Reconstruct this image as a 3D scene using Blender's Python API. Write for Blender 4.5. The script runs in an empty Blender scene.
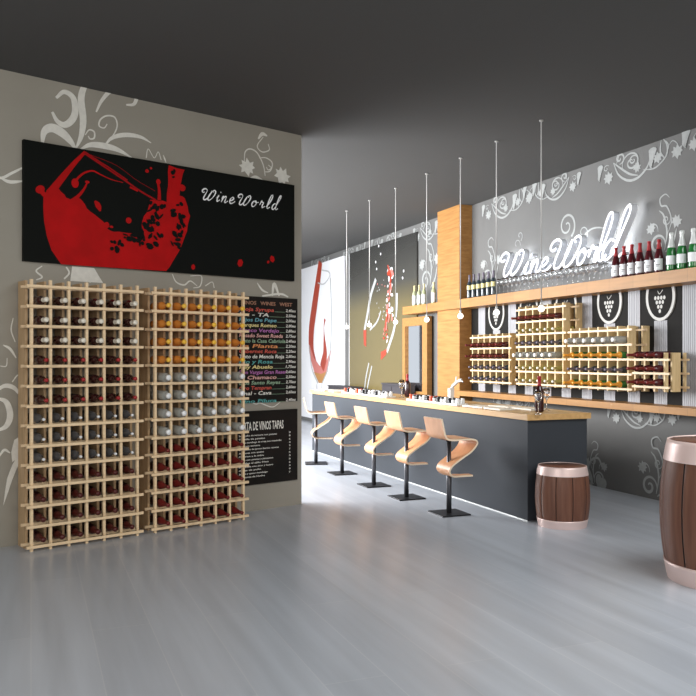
import bpy, math, random
from mathutils import Matrix, Vector
PI = math.pi
random.seed(7)
scene = bpy.context.scene
C = scene.collection

# ------------------------------------------------------------ camera, light, exposure
FPX, EYE, HZ = 806.0, 1.68, 358.0
TH = math.atan(317/806.0)
F2 = Vector((math.sin(TH), math.cos(TH))); R2 = Vector((math.cos(TH), -math.sin(TH)))
cam_d = bpy.data.cameras.new('camera'); cam = bpy.data.objects.new('camera', cam_d); C.objects.link(cam)
cam.location = (0, 0, EYE); cam.rotation_euler = (PI/2, 0, -TH)
cam_d.sensor_width = 36; cam_d.lens = FPX/696*36; cam_d.shift_y = 10/696; cam_d.clip_end = 200
scene.camera = cam
scene.view_settings.view_transform = 'Standard'; scene.view_settings.look = 'None'
scene.view_settings.gamma = 1; scene.view_settings.use_curve_mapping = False
scene.view_settings.exposure = 0.35
w = bpy.data.worlds.new('world'); scene.world = w; w.use_nodes = True
w.node_tree.nodes['Background'].inputs[0].default_value = (0.86, 0.93, 1.0, 1)
w.node_tree.nodes['Background'].inputs[1].default_value = 0.64

def area(name, loc, aim, sx, sy, power, col=(1,1,1)):
    l = bpy.data.lights.new(name, 'AREA'); l.shape = 'RECTANGLE'; l.size = sx; l.size_y = sy; l.energy = power; l.color = col
    o = bpy.data.objects.new(name, l); C.objects.link(o); o.location = loc
    o.rotation_euler = (Vector(aim)-Vector(loc)).to_track_quat('-Z', 'Y').to_euler()
    return o
area('window_daylight', (0.3, 13.4, 2.5), (3.4, 12.6, 0.2), 7.4, 2.8, 1250, (0.97, 0.98, 1.0))
area('front_fill', (4.0, -3.5, 3.2), (3.0, 8, 1.6), 6.0, 2.0, 170, (1.0, 0.93, 0.82))  # added warm fill behind the camera for the left wall; no shopfront modelled
area('overhead_fill', (5.3, 2.6, 4.2), (5.3, 2.65, 0), 2.8, 3.4, 170, (0.93, 0.97, 1.0))  # added overhead fill for the floor, out of view; the ceiling has no opening
area('side_fill', (-2.6, 2.2, 3.2), (6.9, 9.5, 2.6), 2.5, 2.0, 80, (1.0, 0.97, 0.93))  # added fill from camera left towards the right wall

# ------------------------------------------------------------ materials
def mat(name, col, rough=0.5, metal=0.0, noise=None, emit=None, trans=0, ior=1.45, coat=0, spec=None, bump=0):
    m = bpy.data.materials.new(name); m.use_nodes = True
    nt = m.node_tree; b = nt.nodes['Principled BSDF']
    b.inputs['Base Color'].default_value = (*col, 1); b.inputs['Roughness'].default_value = rough
    b.inputs['Metallic'].default_value = metal; b.inputs['IOR'].default_value = ior
    b.inputs['Transmission Weight'].default_value = trans; b.inputs['Coat Weight'].default_value = coat
    if spec is not None: b.inputs['Specular IOR Level'].default_value = spec
    if emit: b.inputs['Emission Color'].default_value = (*col, 1); b.inputs['Emission Strength'].default_value = emit
    if noise:   # (scale xyz, colour2)
        tc = nt.nodes.new('ShaderNodeTexCoord'); mp = nt.nodes.new('ShaderNodeMapping'); nz = nt.nodes.new('ShaderNodeTexNoise')
        cr = nt.nodes.new('ShaderNodeValToRGB')
        mp.inputs['Scale'].default_value = noise[0]; nz.inputs['Scale'].default_value = 1; nz.inputs['Detail'].default_value = 4
        cr.color_ramp.elements[0].position = 0.35; cr.color_ramp.elements[0].color = (*noise[1], 1)
        cr.color_ramp.elements[1].position = 0.65; cr.color_ramp.elements[1].color = (*col, 1)
        nt.links.new(tc.outputs['Object'], mp.inputs[0]); nt.links.new(mp.outputs[0], nz.inputs['Vector'])
        nt.links.new(nz.outputs[0], cr.inputs[0]); nt.links.new(cr.outputs[0], b.inputs['Base Color'])
        if bump:
            bp = nt.nodes.new('ShaderNodeBump'); bp.inputs['Strength'].default_value = bump; bp.inputs['Distance'].default_value = 0.005
            nt.links.new(nz.outputs[0], bp.inputs['Height']); nt.links.new(bp.outputs[0], b.inputs['Normal'])
    return m

def plank_mat(name, c1, c2, seam, bw, bh, rough, rot=(0,0,0), seam_w=0.004, spec=0.5, grain=(3,40,40), offset=0.5):
    m = bpy.data.materials.new(name); m.use_nodes = True; nt = m.node_tree; b = nt.nodes['Principled BSDF']
    tc = nt.nodes.new('ShaderNodeTexCoord'); mp = nt.nodes.new('ShaderNodeMapping'); br = nt.nodes.new('ShaderNodeTexBrick')
    mp.inputs['Rotation'].default_value = rot
    br.inputs['Scale'].default_value = 1; br.inputs['Brick Width'].default_value = bw; br.inputs['Row Height'].default_value = bh
    br.inputs['Mortar Size'].default_value = seam_w; br.inputs['Mortar Smooth'].default_value = 0.1; br.offset = offset
    br.inputs['Color1'].default_value = (*c1, 1); br.inputs['Color2'].default_value = (*c2, 1); br.inputs['Mortar'].default_value = (*seam, 1)
    nz = nt.nodes.new('ShaderNodeTexNoise'); nz.inputs['Scale'].default_value = 1; nz.inputs['Detail'].default_value = 5
    mp2 = nt.nodes.new('ShaderNodeMapping'); mp2.inputs['Scale'].default_value = grain
    mx = nt.nodes.new('ShaderNodeMixRGB'); mx.blend_type = 'MULTIPLY'; mx.inputs[0].default_value = 0.5
    cr = nt.nodes.new('ShaderNodeValToRGB'); cr.color_ramp.elements[0].position = 0.3; cr.color_ramp.elements[1].position = 0.7
    cr.color_ramp.elements[0].color = (.72, .72, .72, 1); cr.color_ramp.elements[1].color = (1.12, 1.12, 1.12, 1)
    nt.links.new(tc.outputs['Object'], mp.inputs[0]); nt.links.new(mp.outputs[0], br.inputs['Vector'])
    nt.links.new(mp.outputs[0], mp2.inputs[0]); nt.links.new(mp2.outputs[0], nz.inputs['Vector']); nt.links.new(nz.outputs[0], cr.inputs[0])
    nt.links.new(br.outputs['Color'], mx.inputs[1]); nt.links.new(cr.outputs[0], mx.inputs[2]); nt.links.new(mx.outputs[0], b.inputs['Base Color'])
    b.inputs['Roughness'].default_value = rough; b.inputs['Specular IOR Level'].default_value = spec
    return m

M = {}
M['wall'] = mat('grey plaster', (0.33, 0.305, 0.255), 0.6, noise=((1.2,1.2,1.2), (0.305,0.282,0.235)))
M['wall_right'] = mat('cool grey plaster', (0.165, 0.163, 0.157), 0.7, noise=((1.2,1.2,1.2), (0.152,0.150,0.145)), spec=0.3)
M['ceil'] = mat('dark ceiling paint', (0.085, 0.083, 0.08), 0.9)
M['floor'] = plank_mat('grey laminate', (0.47,0.50,0.545), (0.435,0.465,0.51), (0.52,0.54,0.57), 2.6, 0.35, 0.28, (0,0,PI/2), 0.0035, 0.6, (0.5,7,7))
M['motif'] = mat('pale wall stencil', (0.78, 0.76, 0.69), 0.6, noise=((20,20,20), (0.70,0.68,0.62)))
M['motif_cool'] = mat('pale silver wall stencil', (0.38, 0.39, 0.38), 0.6, noise=((20,20,20), (0.34,0.35,0.34)))
M['pine'] = mat('shade-browned pine', (0.58, 0.385, 0.21), 0.5, noise=((40,40,4), (0.48,0.31,0.16)))  # cell shade put into the colour of the tall racks' back posts
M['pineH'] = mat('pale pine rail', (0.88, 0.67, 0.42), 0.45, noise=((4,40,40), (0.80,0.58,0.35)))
M['pineW'] = mat('pale yellow pine', (0.76, 0.57, 0.31), 0.5, noise=((40,40,4), (0.64,0.46,0.23)))
M['oak'] = mat('oak slab', (0.43, 0.22, 0.072), 0.45, noise=((18,2,18), (0.34,0.17,0.055)), spec=0.3)
M['oaktop'] = mat('light oak worktop', (0.62, 0.38, 0.16), 0.35, noise=((18,1.5,18), (0.50,0.29,0.11)))
M['shelfwood'] = plank_mat('oak shelf blocks', (0.45,0.225,0.070), (0.40,0.195,0.06), (0.30,0.15,0.05), 0.42, 0.5, 0.45, (0,0,PI/2), 0.003, 0.3, (2,20,20), 0)
M['pillarwood'] = mat('oak pillar cladding', (0.46,0.23,0.072), 0.5, noise=((9,2.5,30), (0.37,0.175,0.052)), spec=0.3)
M['slate'] = mat('slate laminate', (0.042, 0.047, 0.055), 0.6, spec=0.2)
M['black'] = mat('black print', (0.006, 0.007, 0.006), 0.6, spec=0.08)
M['board'] = mat('chalkboard', (0.010, 0.009, 0.008), 0.6, noise=((3,3,3), (0.016,0.012,0.010)), spec=0.15)
M['red'] = mat('red print', (0.50, 0.006, 0.007), 0.6, noise=((5,5,5), (0.40,0.006,0.006)), spec=0.1)
M['redthin'] = mat('red print line', (0.33, 0.006, 0.008), 0.6, spec=0.1)
M['white'] = mat('white print', (0.9, 0.9, 0.9), 0.4)
M['posterwhite'] = mat('white poster print', (0.93, 0.93, 0.95), 0.25)
M['posterolive'] = bpy.data.materials.new('dark poster print')
M['wine'] = mat('red wine print', (0.42, 0.055, 0.025), 0.3)
M['winepink'] = mat('pink wine print', (0.62, 0.20, 0.17), 0.3)
M['amberprint'] = mat('amber wine print', (0.50, 0.24, 0.07), 0.3)
M['greyline'] = mat('pale grey print', (0.45, 0.46, 0.46), 0.4)
M['cream'] = mat('cream print', (0.72, 0.66, 0.52), 0.35)
M['metal'] = mat('gunmetal', (0.10, 0.10, 0.11), 0.35, 0.7)
M['blackmetal'] = mat('black steel', (0.025, 0.025, 0.028), 0.35, 0.5)
M['chrome'] = mat('brushed steel', (0.7,0.7,0.72), 0.25, 1)
M['copper'] = mat('rose copper hoop', (0.86, 0.66, 0.61), 0.38, 0.3)
M['stave'] = mat('walnut stave', (0.20, 0.085, 0.050), 0.45, noise=((30,30,1.5), (0.145,0.058,0.034)), bump=0.15)
M['ply'] = mat('bent plywood', (0.74, 0.38, 0.19), 0.4, noise=((14,14,5), (0.66,0.32,0.155)), spec=0.35)
M['plyedge'] = mat('plywood edge', (0.90, 0.72, 0.53), 0.4)
M['paper'] = mat('paper', (0.85, 0.83, 0.74), 0.6)
M['whitegloss'] = mat('white enamel', (0.85, 0.85, 0.84), 0.2)
M['mirror'] = mat('mirror glass', (0.9, 0.9, 0.92), 0.02, 1.0)
M['glass'] = mat('clear glass', (1,1,1), 0.0, trans=1.0, ior=1.45)
M['letterface'] = mat('lit white acrylic', (0.93, 0.95, 1.0), 0.3, emit=0.75)
M['letterback'] = mat('halo light', (0.9, 0.94, 1.0), 0.3, emit=10)
M['letterside'] = mat('pale return', (0.75, 0.77, 0.82), 0.4, 0.0)
M['bulb'] = mat('frosted lamp globe', (1.0, 0.95, 0.86), 0.3, emit=2.2)
M['cable'] = mat('steel cable', (0.55, 0.54, 0.52), 0.4, 0.3)
# bottle glass
M['g_dark'] = mat('dark red wine bottle glass', (0.035, 0.007, 0.008), 0.12, coat=0.3)
M['g_grey'] = mat('smoky grey bottle glass', (0.10, 0.10, 0.105), 0.08, coat=0.4)
M['g_wine'] = mat('maroon bottle glass', (0.070, 0.008, 0.012), 0.15, coat=0.3)
M['g_amber'] = mat('amber bottle glass', (0.72, 0.26, 0.045), 0.15, coat=0.4)
M['g_frost'] = mat('frosted white bottle', (0.34, 0.34, 0.31), 0.4)
M['g_green'] = mat('green bottle glass', (0.02, 0.16, 0.035), 0.1, coat=0.4)
M['g_olive'] = mat('yellow green bottle glass', (0.38, 0.34, 0.10), 0.15, coat=0.3)
M['g_pale'] = mat('pale green bottle glass', (0.46, 0.50, 0.30), 0.15, coat=0.3)
M['g_slate'] = mat('blue black bottle glass', (0.035, 0.05, 0.06), 0.1, coat=0.4)
M['c_cream'] = mat('cream foil', (0.86, 0.80, 0.68), 0.35)
M['c_red'] = mat('red foil', (0.36, 0.018, 0.022), 0.4)
M['c_deep'] = mat('deep red foil', (0.17, 0.014, 0.013), 0.35)
M['c_white'] = mat('white cap', (0.9, 0.9, 0.9), 0.3)
M['c_maroon'] = mat('maroon foil', (0.085, 0.012, 0.010), 0.35)
M['c_yellow'] = mat('yellow foil', (0.95, 0.55, 0.06), 0.3)
M['c_orange'] = mat('orange foil', (0.85, 0.36, 0.04), 0.3)
M['c_gold'] = mat('pale gold foil', (0.75, 0.66, 0.33), 0.3)
M['c_silver'] = mat('silver foil', (0.72, 0.74, 0.72), 0.35, 0.2)
M['c_dark'] = mat('grey violet foil', (0.14, 0.12, 0.16), 0.35)
M['c_black'] = mat('black foil', (0.02, 0.022, 0.02), 0.3)
M['lab'] = mat('white paper label', (0.82, 0.83, 0.84), 0.5)
M['laby'] = mat('yellow paper label', (0.75, 0.66, 0.30), 0.5)
M['jarblack'] = mat('black jar lid', (0.02,0.02,0.022), 0.3)
M['jarred'] = mat('red jar', (0.75,0.10,0.04), 0.35)
M['frame'] = mat('grey window frame', (0.2, 0.2, 0.21), 0.4)
M['panelblack'] = mat('black panelling', (0.018, 0.017, 0.016), 0.7, spec=0.1)
M['panelwhite'] = mat('pale fluted strip', (0.43, 0.43, 0.45), 0.55, noise=((60,60,0.5), (0.33,0.33,0.35)))
M['ring'] = mat('pale ring', (0.48, 0.47, 0.44), 0.5)
M['sofa'] = mat('charcoal cabinet', (0.05, 0.045, 0.05), 0.6)
# dark poster: grey above, olive below (the print's own two-tone backdrop)
pm = M['posterolive']; pm.use_nodes = True; nt = pm.node_tree; b = nt.nodes['Principled BSDF']
tc = nt.nodes.new('ShaderNodeTexCoord'); sp = nt.nodes.new('ShaderNodeSeparateXYZ'); cr = nt.nodes.new('ShaderNodeValToRGB'); mr = nt.nodes.new('ShaderNodeMapRange')
mr.inputs['From Max'].default_value = 3.1
nt.links.new(tc.outputs['Object'], sp.inputs[0]); nt.links.new(sp.outputs['Z'], mr.inputs['Value']); nt.links.new(mr.outputs[0], cr.inputs[0]); nt.links.new(cr.outputs[0], b.inputs['Base Color'])
e = cr.color_ramp.elements; e[0].position = 0; e[0].color = (0.17,0.13,0.05,1); e[1].position = 1; e[1].color = (0.035,0.035,0.033,1)
x = cr.color_ramp.elements.new(0.55); x.color = (0.15,0.12,0.05,1); x = cr.color_ramp.elements.new(0.72); x.color = (0.07,0.068,0.06,1)
b.inputs['Roughness'].default_value = 0.25

# ------------------------------------------------------------ helpers
class MB:
    def __init__(s): s.v = []; s.f = []; s.m = []; s.sm = []; s.lift = 0.0
    def add(s, vs, fs, mi=0, smooth=False):
        n = len(s.v); s.v += [tuple(p) for p in vs]
        for f in fs: s.f.append([i+n for i in f]); s.m.append(mi); s.sm.append(smooth)
    def box(s, x0, x1, y0, y1, z0, z1, mi=0):
        s.add([(x0,y0,z0),(x1,y0,z0),(x1,y1,z0),(x0,y1,z0),(x0,y0,z1),(x1,y0,z1),(x1,y1,z1),(x0,y1,z1)],
              [(0,3,2,1),(4,5,6,7),(0,1,5,4),(1,2,6,5),(2,3,7,6),(3,0,4,7)], mi)
    def lathe(s, prof, n=16, mi=0, smooth=True, origin=(0,0,0)):
        vs = []; fs = []; ox, oy, oz = origin
        for r, z in prof:
            for k in range(n):
                a = 2*PI*k/n; vs.append((ox+r*math.cos(a), oy+r*math.sin(a), oz+z))
        for i in range(len(prof)-1):
            for k in range(n):
                k2 = (k+1) % n; fs.append((i*n+k, i*n+k2, (i+1)*n+k2, (i+1)*n+k))
        if prof[0][0] > 1e-4: fs.append(tuple(reversed(range(n))))
        if prof[-1][0] > 1e-4: fs.append(tuple((len(prof)-1)*n+k for k in range(n)))
        s.add(vs, fs, mi, smooth)
    def tube(s, pts, r, n=8, mi=0):
        pts = [Vector(p) for p in pts]; vs = []; fs = []
        for i, p in enumerate(pts):
            t = (pts[min(i+1,len(pts)-1)]-pts[max(i-1,0)]).normalized()
            a = t.cross(Vector((0,0,1)));
            if a.length < 1e-3: a = t.cross(Vector((1,0,0)))
            a.normalize(); bb = t.cross(a)
            for k in range(n):
                q = 2*PI*k/n; vs.append(p + a*(r*math.cos(q)) + bb*(r*math.sin(q)))
        for i in range(len(pts)-1):
            for k in range(n):
                k2 = (k+1)%n; fs.append((i*n+k, i*n+k2, (i+1)*n+k2, (i+1)*n+k))
        fs.append(tuple(range(n))); fs.append(tuple(reversed([(len(pts)-1)*n+k for k in range(n)])))
        s.add(vs, fs, mi, True)
    # flat shapes in the x-z plane, y = depth (front of a wall-mounted thing is -y)
    def poly(s, pts, y, mi=0, lift=True):
        if lift: s.lift += 6e-5; y -= s.lift
        s.add([(p[0], y, p[1]) for p in pts], [tuple(range(len(pts)))], mi)
    def slabpoly(s, pts, y0, y1, mi=0):
        a = sum(pts[i][0]*pts[(i+1)%len(pts)][1]-pts[(i+1)%len(pts)][0]*pts[i][1] for i in range(len(pts)))
        if a < 0: pts = pts[::-1]
        n = len(pts)
        s.add([(p[0],y0,p[1]) for p in pts]+[(p[0],y1,p[1]) for p in pts],
              [tuple(range(n)), tuple(reversed(range(n,2*n)))]+[(i, i+n, (i+1)%n+n, (i+1)%n) for i in range(n)], mi)
    def stroke(s, pts, wd, y, mi=0, depth=0, sides=None, back=None, sub=6):
        if not depth: s.lift += 6e-5; y -= s.lift
        P = crom(pts, sub) if sub else pts; n = len(P); L_ = []; R_ = []
        for i in range(n):
            a = P[max(i-1,0)]; c = P[min(i+1,n-1)]
            dx, dz = c[0]-a[0], c[1]-a[1]; l = math.hypot(dx,dz) or 1e-6
            t = i/(n-1); ww = (wd(t) if callable(wd) else wd)/2
            L_.append((P[i][0]-dz/l*ww, P[i][1]+dx/l*ww)); R_.append((P[i][0]+dz/l*ww, P[i][1]-dx/l*ww))
        vs = [(p[0],y,p[1]) for p in L_]+[(p[0],y,p[1]) for p in R_]
        s.add(vs, [(i, i+n, i+n+1, i+1) for i in range(n-1)], mi)
        if depth:
            m2 = mi if sides is None else sides; m3 = mi if back is None else back
            vb = [(p[0],y+depth,p[1]) for p in L_]+[(p[0],y+depth,p[1]) for p in R_]
            s.add(vb, [(i, i+1, i+n+1, i+n) for i in range(n-1)], m3)
            s.add(vs+vb, [(i, i+1, 2*n+i+1, 2*n+i) for i in range(n-1)]+[(n+i, 3*n+i, 3*n+i+1, n+i+1) for i in range(n-1)]
                  +[(0,2*n,3*n,n),(n-1,2*n-1,4*n-1,3*n-1)], m2)
    def disc(s, cx, cz, rx, rz, y, mi=0, n=14, rot=0):
        c, q = math.cos(rot), math.sin(rot)
        s.poly([(cx+rx*math.cos(2*PI*k/n)*c-rz*math.sin(2*PI*k/n)*q, cz+rx*math.cos(2*PI*k/n)*q+rz*math.sin(2*PI*k/n)*c) for k in range(n)], y, mi)
    def mesh(s, name, mats):
        me = bpy.data.meshes.new(name); me.from_pydata(s.v, [], s.f)
        for m in (mats if isinstance(mats, (list,tuple)) else [mats]): me.materials.append(m)
        me.polygons.foreach_set('material_index', s.m); me.polygons.foreach_set('use_smooth', s.sm); me.update()
        return me
    def build(s, name, mats, parent=None, M4=None):
        o = bpy.data.objects.new(name, s.mesh(name, mats)); C.objects.link(o)
        if parent: o.parent = parent
        if M4 is not None: o.matrix_local = M4
        return o
def crom(P, sub):
    P = [tuple(p) for p in P]; out = []; n = len(P); dim = len(P[0])
    for i in range(n-1):
        p0 = P[i-1] if i else tuple(2*P[0][k]-P[1][k] for k in range(dim)); p1 = P[i]; p2 = P[i+1]
        p3 = P[i+2] if i+2 < n else tuple(2*P[-1][k]-P[-2][k] for k in range(dim))
        for j in range(sub):
            t = j/sub
            out.append(tuple(0.5*((2*p1[k])+(p2[k]-p0[k])*t+(2*p0[k]-5*p1[k]+4*p2[k]-p3[k])*t*t+(3*p1[k]-p0[k]-3*p2[k]+p3[k])*t**3) for k in range(dim)))
    out.append(P[-1]); return out
def empty(name, M4, label=None, cat=None, group=None):
    o = bpy.data.objects.new(name, None); C.objects.link(o); o.empty_display_size = 0.1; o.matrix_world = M4
    tag(o, label, cat, group); return o
def tag(o, label=None, cat=None, group=None, kind=None):
    if label: o['label'] = label
    if cat: o['category'] = cat
    if group: o['group'] = group
    if kind: o['kind'] = kind
    return o
def T(x, y, z): return Matrix.Translation((x, y, z))
ORD = ['first','second','third','fourth','fifth','sixth','seventh','eighth','ninth','tenth','eleventh','twelfth','thirteenth','fourteenth','fifteenth','sixteenth','seventeenth','eighteenth','nineteenth','twentieth','twenty-first','twenty-second']

# wall frames: local x runs left to right along the wall, local y into it, z up
ray = lambda u: F2 + R2*((u-348)/FPX)
ang = math.atan(962/806.0)
Ld = F2*math.cos(ang)+R2*math.sin(ang); Nd = Vector((-Ld.y, Ld.x))
P0 = ray(301.5)*(EYE*FPX/(504-HZ)); DL = Nd @ P0 if False else Nd.dot(P0)
LW = Matrix.Translation((P0.x, P0.y, 0)) @ Matrix.Rotation(math.atan2(Ld.y, Ld.x), 4, 'Z')
XR, ZC = 6.886, 4.24
RW = Matrix.Translation((XR, 0, 0)) @ Matrix.Rotation(-PI/2, 4, 'Z')       # local x = -Y of the room
def lwp(u, v, off=0.0):        # a spot seen on the left wall, measured on that wall (metres along it, height)
    r = ray(u); d = (DL-off)/Nd.dot(r); p = r*d-P0
    return (p.dot(Ld), EYE-(v-HZ)/FPX*d)
def rwp(u, v, X=XR):           # the same for a plane parallel to the right wall
    r = ray(u); d = X/r.x
    return (-r.y*d, EYE-(v-HZ)/FPX*d)

# ------------------------------------------------------------ the setting
def struct(name, mb, m, M4=None): return tag(mb.build(name, m, None, M4), kind='structure')
b = MB(); b.box(-6, 7.1, -4.2, 22.6, -0.1, 0); struct('floor', b, M['floor'])
b = MB(); b.box(-6, 7.1, -4.2, 22.6, ZC, ZC+0.1); struct('ceiling', b, M['ceil'])
b = MB(); b.box(-6.3, 0, 0, 0.16, 0, ZC); wall_left = struct('wall_left', b, M['wall'], LW)
b = MB(); b.box(-22.6, 4.2, 0, 0.2, 0, ZC); wall_right = struct('wall_right', b, M['wall_right'], RW)
b = MB(); b.box(-0.9,0.6,22.4,22.6,0,ZC); b.box(5.6,XR,22.4,22.6,0,ZC); b.box(0.6,5.6,22.4,22.6,0,0.3); b.box(0.6,5.6,22.4,22.6,3.6,ZC); struct('wall_back', b, M['wall_right'])
b = MB()
for k in range(4): b.box(0.6+k*1.64,0.68+k*1.64,22.46,22.54,0.3,3.6)
b.box(0.6,5.6,22.46,22.54,0.3,0.38); b.box(0.6,5.6,22.46,22.54,3.52,3.6); struct('window_2', b, M['frame'])
b = MB(); Yw0, Yw1 = 9.6, 21.2
b.box(-0.9,-0.7,8.0,Yw0,0,ZC); b.box(-0.9,-0.7,Yw1,22.4,0,ZC); b.box(-0.9,-0.7,Yw0,Yw1,0,0.12); b.box(-0.9,-0.7,Yw0,Yw1,4.0,ZC)
struct('wall_window', b, M['wall'])
b = MB()
for k in range(6):
    yy = Yw0+k*(Yw1-Yw0-0.08)/5; b.box(-0.86,-0.74,yy,yy+0.08,0.12,4.0)
b.box(-0.85,-0.75,Yw0,Yw1,0.12,0.2); b.box(-0.85,-0.75,Yw0,Yw1,3.92,4.0); struct('window_1', b, M['frame'])

# panelling between the two wall shelves
b = MB()
y1, y0 = 11.82, 4.6
b.box(-y1, -y0, -0.012, 0, 1.14, 2.50, 0)
per = 0.894; c0 = 7.0
for k in range(-2, 6):
    yc = c0+per*k
    if yc+0.11 < y1 and yc > y0+.1:
        for q in range(7):
            xx = -yc-0.105+q*0.03; b.box(xx, xx+0.024, -0.022, -0.012, 1.14, 2.50, 1)
    oc = yc+per/2
    if oc+0.1 < y1 and oc > y0+.2:
        for q in range(7):
            xx = -oc-0.105+q*0.03; b.box(xx, xx+0.024, -0.020, -0.012, 1.14, 2.12, 1)
panel = struct('trim_1', b, [M['panelblack'], M['panelwhite']], RW)
for k in range(-1, 6):
    oc = c0+per*(k+0.5)
    if oc+0.25 > y1 + 0.2 or oc < y0+0.3: continue
    b = MB(); n = 40; zc = 2.40
    def ell(rx, rz, y): return [(-oc+rx*math.cos(2*PI*i/n), y, zc+rz*math.sin(2*PI*i/n)) for i in range(n)]
    b.slabpoly([(-oc+0.235*math.cos(2*PI*i/n), zc+0.285*math.sin(2*PI*i/n)) for i in range(n)], -0.03, -0.012, 0)
    lim = 0.09
    inner = [(-oc+0.195*math.cos(2*PI*i/n), zc+0.25*math.sin(2*PI*i/n)) for i in range(n)]
    b.slabpoly(inner, -0.032, -0.028, 1)
    # grape bunch: rows 4,3,2,1 and a small stalk
    for r_, cnt in enumerate((4,3,2,1)):
        for q in range(cnt):
            b.disc(-oc+(q-(cnt-1)/2)*0.048, 2.385-r_*0.052, 0.019, 0.023, -0.034, 0)
    b.stroke([(-oc-0.035,2.47),(-oc-0.005,2.43),(-oc+0.05,2.475)], 0.008, -0.034, 0)
    o = b.build('grape_emblem', [M['ring'], M['panelblack']], panel)

# vine stencils on the walls (children of the walls they are painted on)
def spiral(cx, cz, r, turns, a0, dirn=1, n=22):
    return [(cx+r*(1-0.86*i/n)*math.cos(a0+dirn*2*PI*turns*i/n), cz+r*(1-0.86*i/n)*math.sin(a0+dirn*2*PI*turns*i/n)) for i in range(n+1)]
GLF = [0]
def leaf(b, cx, cz, s, rot=0, y=-0.004):
    pts = [(0,-1),(0.22,-0.55),(0.6,-0.72),(0.55,-0.3),(0.95,-0.15),(0.7,0.1),(0.9,0.5),(0.42,0.4),(0.12,0.95),(-0.12,0.5),(-0.55,0.75),(-0.55,0.3),(-0.98,0.25),(-0.68,-0.05),(-0.85,-0.5),(-0.4,-0.42)]
    b.lift += 6e-5; s *= 1.25
    c, q = math.cos(rot), math.sin(rot)
    pts = [(cx+s*(p[0]*c-p[1]*q), cz+s*(p[0]*q+p[1]*c)) for p in pts]
    for i in range(len(pts)): b.poly([(cx,cz), pts[i], pts[(i+1)%len(pts)]], y-b.lift, lift=False)
def bunch(b, cx, cz, s, y=-0.0045, lean=0.25):
    for i in range(7):
        t = i/6; b.disc(cx-lean*s*t, cz-s*1.3*t, s*(0.5-0.42*t), s*0.28, y-0.0004*i, n=9, rot=0.1*i)
tap = lambda a, m=1.0: (lambda t: a*(0.25+m*math.sin(PI*min(1,t*1.02))**0.8))
def motif_hanging(fr, x, z, s, name='vine_stencil', m='motif_cool', flip=1):
    b = MB(); GLF[0] += 1; y = -0.004; b.lift = 0.0011*(GLF[0] % 9); kz = 0.8; X = lambda p: [(x+flip*s*q[0], min(z+s*kz*q[1], z)) for q in p]
    st = lambda p, wd: b.stroke(X(p), (lambda t: s*wd*(0.35+0.9*math.sin(PI*t)**0.7)), y)
    st([(-0.62,-0.18),(-0.45,-0.55),(-0.15,-0.78),(0.15,-0.78),(0.4,-0.6),(0.52,-0.35)], 0.045)
    st([(-0.62,-0.18),(-0.35,-0.42),(-0.1,-0.62),(0.15,-0.72)], 0.04)
    st([(-0.55,-0.28),(-0.45,-0.08),(-0.5,0)], 0.02)
    st(spiral(-0.05,-0.32,0.30,1.5,PI*1.2,-1), 0.035)
    st(spiral(-0.42,-0.12,0.16,1.3,PI*1.5,1), 0.04)
    st(spiral(0.0,-0.28,0.14,1.2,0,1), 0.03)
    st([(0.3,-0.62),(0.65,-0.66),(0.95,-0.45),(0.98,-0.2),(0.88,0)], 0.03)
    st([(0.92,-0.5),(0.8,-0.3),(0.82,0.0)], 0.035)
    st([(0.95,-0.42),(1.02,-0.2),(0.9,-0.02)], 0.025)
    st([(1.0,-0.25),(1.12,-0.12),(1.25,-0.22),(1.28,-0.35)], 0.018)
    st(spiral(-0.85,-0.28,0.10,1.1,0.5,1), 0.02)
    for (lx, lz, ls, r) in ((-0.78,-0.55,0.13,0.2),(0.12,-0.5,0.10,-0.3),(0.72,-0.42,0.11,0.3),(1.25,-0.42,0.13,0.1)):
        leaf(b, x+flip*s*lx, z+s*kz*lz, s*ls, r)
    for (gx, gz, gs) in ((-1.05,-0.2,0.2),(0.58,-0.2,0.24),(1.5,-0.03,0.2)):
        bunch(b, x+flip*s*gx, z+s*kz*gz, s*gs)
    return b.build(name, M[m], fr)
def motif_rising(fr, x, z, s, name='vine_stencil', m='motif_cool', flip=1):
    b = MB(); GLF[0] += 1; y = -0.004; b.lift = 0.0011*(GLF[0] % 9); X = lambda p: [(x+flip*s*q[0], z+s*q[1]) for q in p]
    st = lambda p, wd: b.stroke(X(p), (lambda t: s*wd*(0.3+0.9*math.sin(PI*t)**0.7)), y)
    st(spiral(-0.1,0.25,0.26,1.5,-0.5,1), 0.06)
    st(spiral(-0.28,0.62,0.2,0.8,-0.3,1), 0.035)
    st([(0.12,0.1),(0.2,0.5),(0.1,0.9),(-0.05,1.05)], 0.045)
    st([(0.18,0.4),(0.34,0.75),(0.2,1.1),(0.02,1.15),(-0.02,1.32),(0.15,1.4),(0.28,1.3)], 0.035)
    st(spiral(0.18,0.8,0.14,1.3,0.4,-1), 0.028)
    st([(0.5,0.55),(0.42,0.3),(0.3,0.15),(0.15,0.05)], 0.05)
    leaf(b, x-flip*s*0.32, z+s*0.66, s*0.13, 0.2); leaf(b, x+flip*s*0.5, z+s*0.72, s*0.14, -0.4)
    return b.build(name, M[m], fr)
# right wall, under the ceiling
motif_hanging(wall_right, -7.93, ZC, 0.58); motif_hanging(wall_right, -10.85, ZC, 0.56)
motif_hanging(wall_right, -9.5, ZC, 0.50, flip=-1); motif_hanging(wall_right, -6.3, ZC, 0.52, flip=-1)
motif_hanging(wall_right, -13.4, ZC, 0.56); motif_hanging(wall_right, -15.2, ZC, 0.56, flip=-1); motif_hanging(wall_right, -17.2, ZC, 0.5); motif_hanging(wall_right, -19.3, ZC, 0.5, flip=-1)
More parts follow.
